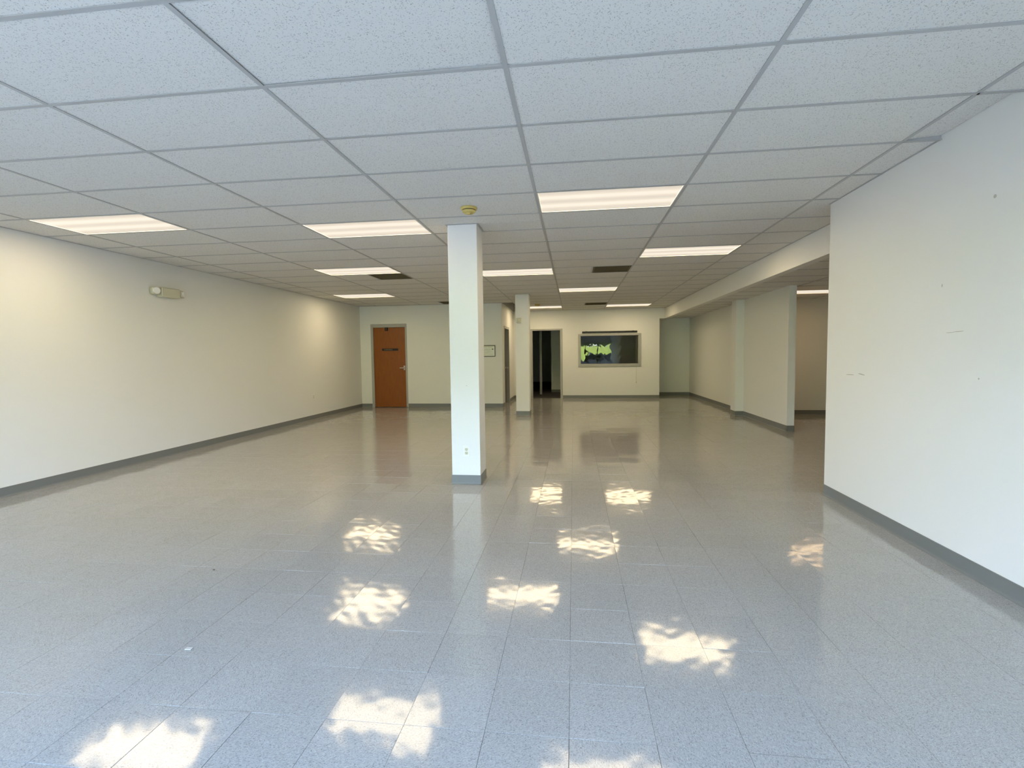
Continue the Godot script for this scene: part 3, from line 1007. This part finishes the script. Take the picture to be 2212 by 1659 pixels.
func paper_mesh(hx: float, y0: float, y1: float, z: float) -> ArrayMesh:
	var st := st_new()
	var c := [Vector3(-hx, y0, z), Vector3(hx, y0, z), Vector3(hx, y1, z), Vector3(-hx, y1, z)]
	var uv := [Vector2(0, 1), Vector2(1, 1), Vector2(1, 0), Vector2(0, 0)]
	for i in [0, 2, 1, 0, 3, 2]:
		st.set_uv(uv[i])
		st.set_normal(Vector3.BACK)
		st.add_vertex(c[i])
	for i in [0, 1, 2, 0, 2, 3]:
		st.set_uv(uv[i])
		st.set_normal(Vector3.FORWARD)
		st.add_vertex(c[i] + Vector3.FORWARD * 0.002)
	return st.commit()

func paper_material() -> StandardMaterial3D:
	var im := Image.create(192, 136, false, Image.FORMAT_RGB8)
	im.fill(Color(0.84, 0.84, 0.80))
	im.fill_rect(Rect2i(0, 0, 192, 9), Color(0.74, 0.70, 0.58))
	im.fill_rect(Rect2i(0, 9, 4, 127), Color(0.80, 0.80, 0.76))
	for t in [[18, 16, 60, 4], [96, 15, 78, 4], [62, 40, 70, 3], [50, 52, 92, 3], [40, 64, 80, 2], [90, 74, 62, 2], [44, 84, 90, 2], [60, 96, 50, 2], [24, 112, 50, 2], [120, 112, 50, 2]]:
		var x: int = t[0]
		while x < t[0] + t[2]:
			var w := rng.randi_range(3, 9)
			im.fill_rect(Rect2i(x, t[1], w, t[3]), Color(0.55, 0.55, 0.50))
			x += w + 3
	for y in 18:
		for x in 22:
			if Vector2((x - 11) / 11.0, (y - 9) / 9.0).length() < 1.0:
				im.set_pixel(152 + x, 36 + y, Color(0.42, 0.42, 0.36))
	var m := plain("certificate_print", Color.WHITE, 0.25)
	m.albedo_texture = ImageTexture.create_from_image(im)
	return m

# ---------------------------------------------------------------- outside, lit by sun and sky; seen mirrored in the inner window
func build_outside() -> void:
	var g := setting("ground", "parking lot outside the storefront", "ground")
	put(box_mesh(Vector3(-60, -0.35, ZF + 0.15), Vector3(60, -0.12, 70)), "asphalt", M.asphalt, g)
	put(bevel_mesh(Vector3(-60, -0.12, ZF + 0.15), Vector3(60, -0.02, ZF + 2.0), 0.02), "sidewalk", M.concrete, g)
	var bank := thing("grass_bank", "sunlit grass bank beyond the parking lot", "grass bank", Vector3(0, -0.12, 24))
	var st := st_new()
	for i in 40:
		for j in 10:
			var h := func(a: int, b: int):
				var z := b * 1.4
				return Vector3(-60 + a * 3.0, smoothstep(0.0, 9.0, z) * 2.3 + sin(a * 0.8 + b) * 0.08, z)
			quad(st, h.call(i, j), h.call(i, j + 1), h.call(i + 1, j + 1), h.call(i + 1, j))
	put(done(st), "turf", M.grass, bank)
	parked_car()
	var crown := crown_mesh()
	var trunk := lathe_mesh([[0.30, 0.0], [0.20, 0.5], [0.16, 3.0], [0.08, 4.6], [0.0, 4.7]], 10)
	var spots := [[-25, 40, 1.2, "broad tree at the far end of the grass bank"], [-16, 40.5, 1.2, "tall tree behind the grass bank"], [-7, 40, 1.15, "full tree facing the storefront glass"], [2, 40.5, 1.25, "leafy tree in line with the mullions"], [11, 40, 1.2, "tree shading the middle of the bank"], [20, 40, 1.2, "round tree farther along the bank"]]
	for s in spots:
		var o := thing("tree", s[3], "tree", Vector3(s[0], 0.6, s[1] + 2.5), "trees beyond the parking lot")
		o.scale = Vector3.ONE * s[2]
		o.rotation.y = s[0] * 1.3
		put(trunk, "trunk", M.bark, o)
		put(crown, "crown", M.foliage, o)

func parked_car() -> void:
	var o := thing("parked_car", "dark grey car parked outside the storefront", "car", Vector3(2.2, -0.12, 8.0))
	plain("car_paint", Color(0.22, 0.24, 0.25), 0.25)
	plain("car_glass", Color(0.03, 0.04, 0.05), 0.05)
	plain("tyre", Color(0.04, 0.04, 0.04), 0.8)
	extrude(o, "body", [[-2.2, 0.25], [2.2, 0.25], [2.25, 0.6], [2.15, 0.82], [1.2, 0.95], [-1.45, 0.98], [-2.1, 0.92], [-2.25, 0.6]], 0.88, M.car_paint)
	extrude(o, "cabin_glass", [[-1.5, 0.97], [1.2, 0.94], [0.45, 1.36], [-0.95, 1.38]], 0.74, M.car_glass)
	extrude(o, "roof", [[-0.97, 1.37], [0.47, 1.35], [0.3, 1.42], [-0.8, 1.44]], 0.70, M.car_paint)
	for x: float in [-1.4, 1.4]:
		for z: float in [-0.80, 0.80]:
			var w := put(lathe_mesh([[0.0, -0.1], [0.18, -0.1], [0.19, -0.08], [0.32, -0.1], [0.33, 0.0], [0.32, 0.1], [0.19, 0.08], [0.18, 0.1], [0.0, 0.1]], 24), "wheel", M.tyre, o, Vector3(x, 0.33, z))
			w.rotation.x = PI / 2

# side outline pushed out to both sides
func extrude(o: Node3D, called: String, outline: Array, half: float, mat: Material) -> void:
	var st := st_new()
	var n := outline.size()
	for k in n:
		var a: Array = outline[k]
		var b: Array = outline[(k + 1) % n]
		quad(st, Vector3(a[0], a[1], half), Vector3(a[0], a[1], -half), Vector3(b[0], b[1], -half), Vector3(b[0], b[1], half))
		if k > 0 and k < n - 1:
			for s: float in [half, -half]:
				var t := [outline[0], b, a] if s > 0 else [outline[0], a, b]
				for p in t:
					st.set_smooth_group(-1)
					st.set_uv(Vector2.ZERO)
					st.add_vertex(Vector3(p[0], p[1], s))
	put(done(st), called, mat, o)

func crown_mesh() -> ArrayMesh:
	var r := RandomNumberGenerator.new()
	r.seed = 99
	var st := st_new()
	for i in 2600:
		var d := Vector3(r.randfn(), r.randfn() * 0.75, r.randfn()).normalized()
		var p := Vector3(0, 3.1, 0) + d * Vector3(3.4, 3.0, 3.4) * pow(r.randf(), 0.33)
		var u := Vector3(r.randfn(), r.randfn(), r.randfn()).normalized() * 0.24
		var v := u.cross(Vector3(r.randfn(), r.randfn(), r.randfn())).normalized() * 0.2
		for q in [p - u, p + v, p + u]:
			st.set_smooth_group(-1)
			st.set_uv(Vector2.ZERO)
			st.add_vertex(q)
		for q in [p - u, p + u, p - v]:
			st.set_smooth_group(-1)
			st.set_uv(Vector2.ZERO)
			st.add_vertex(q)
	return done(st)
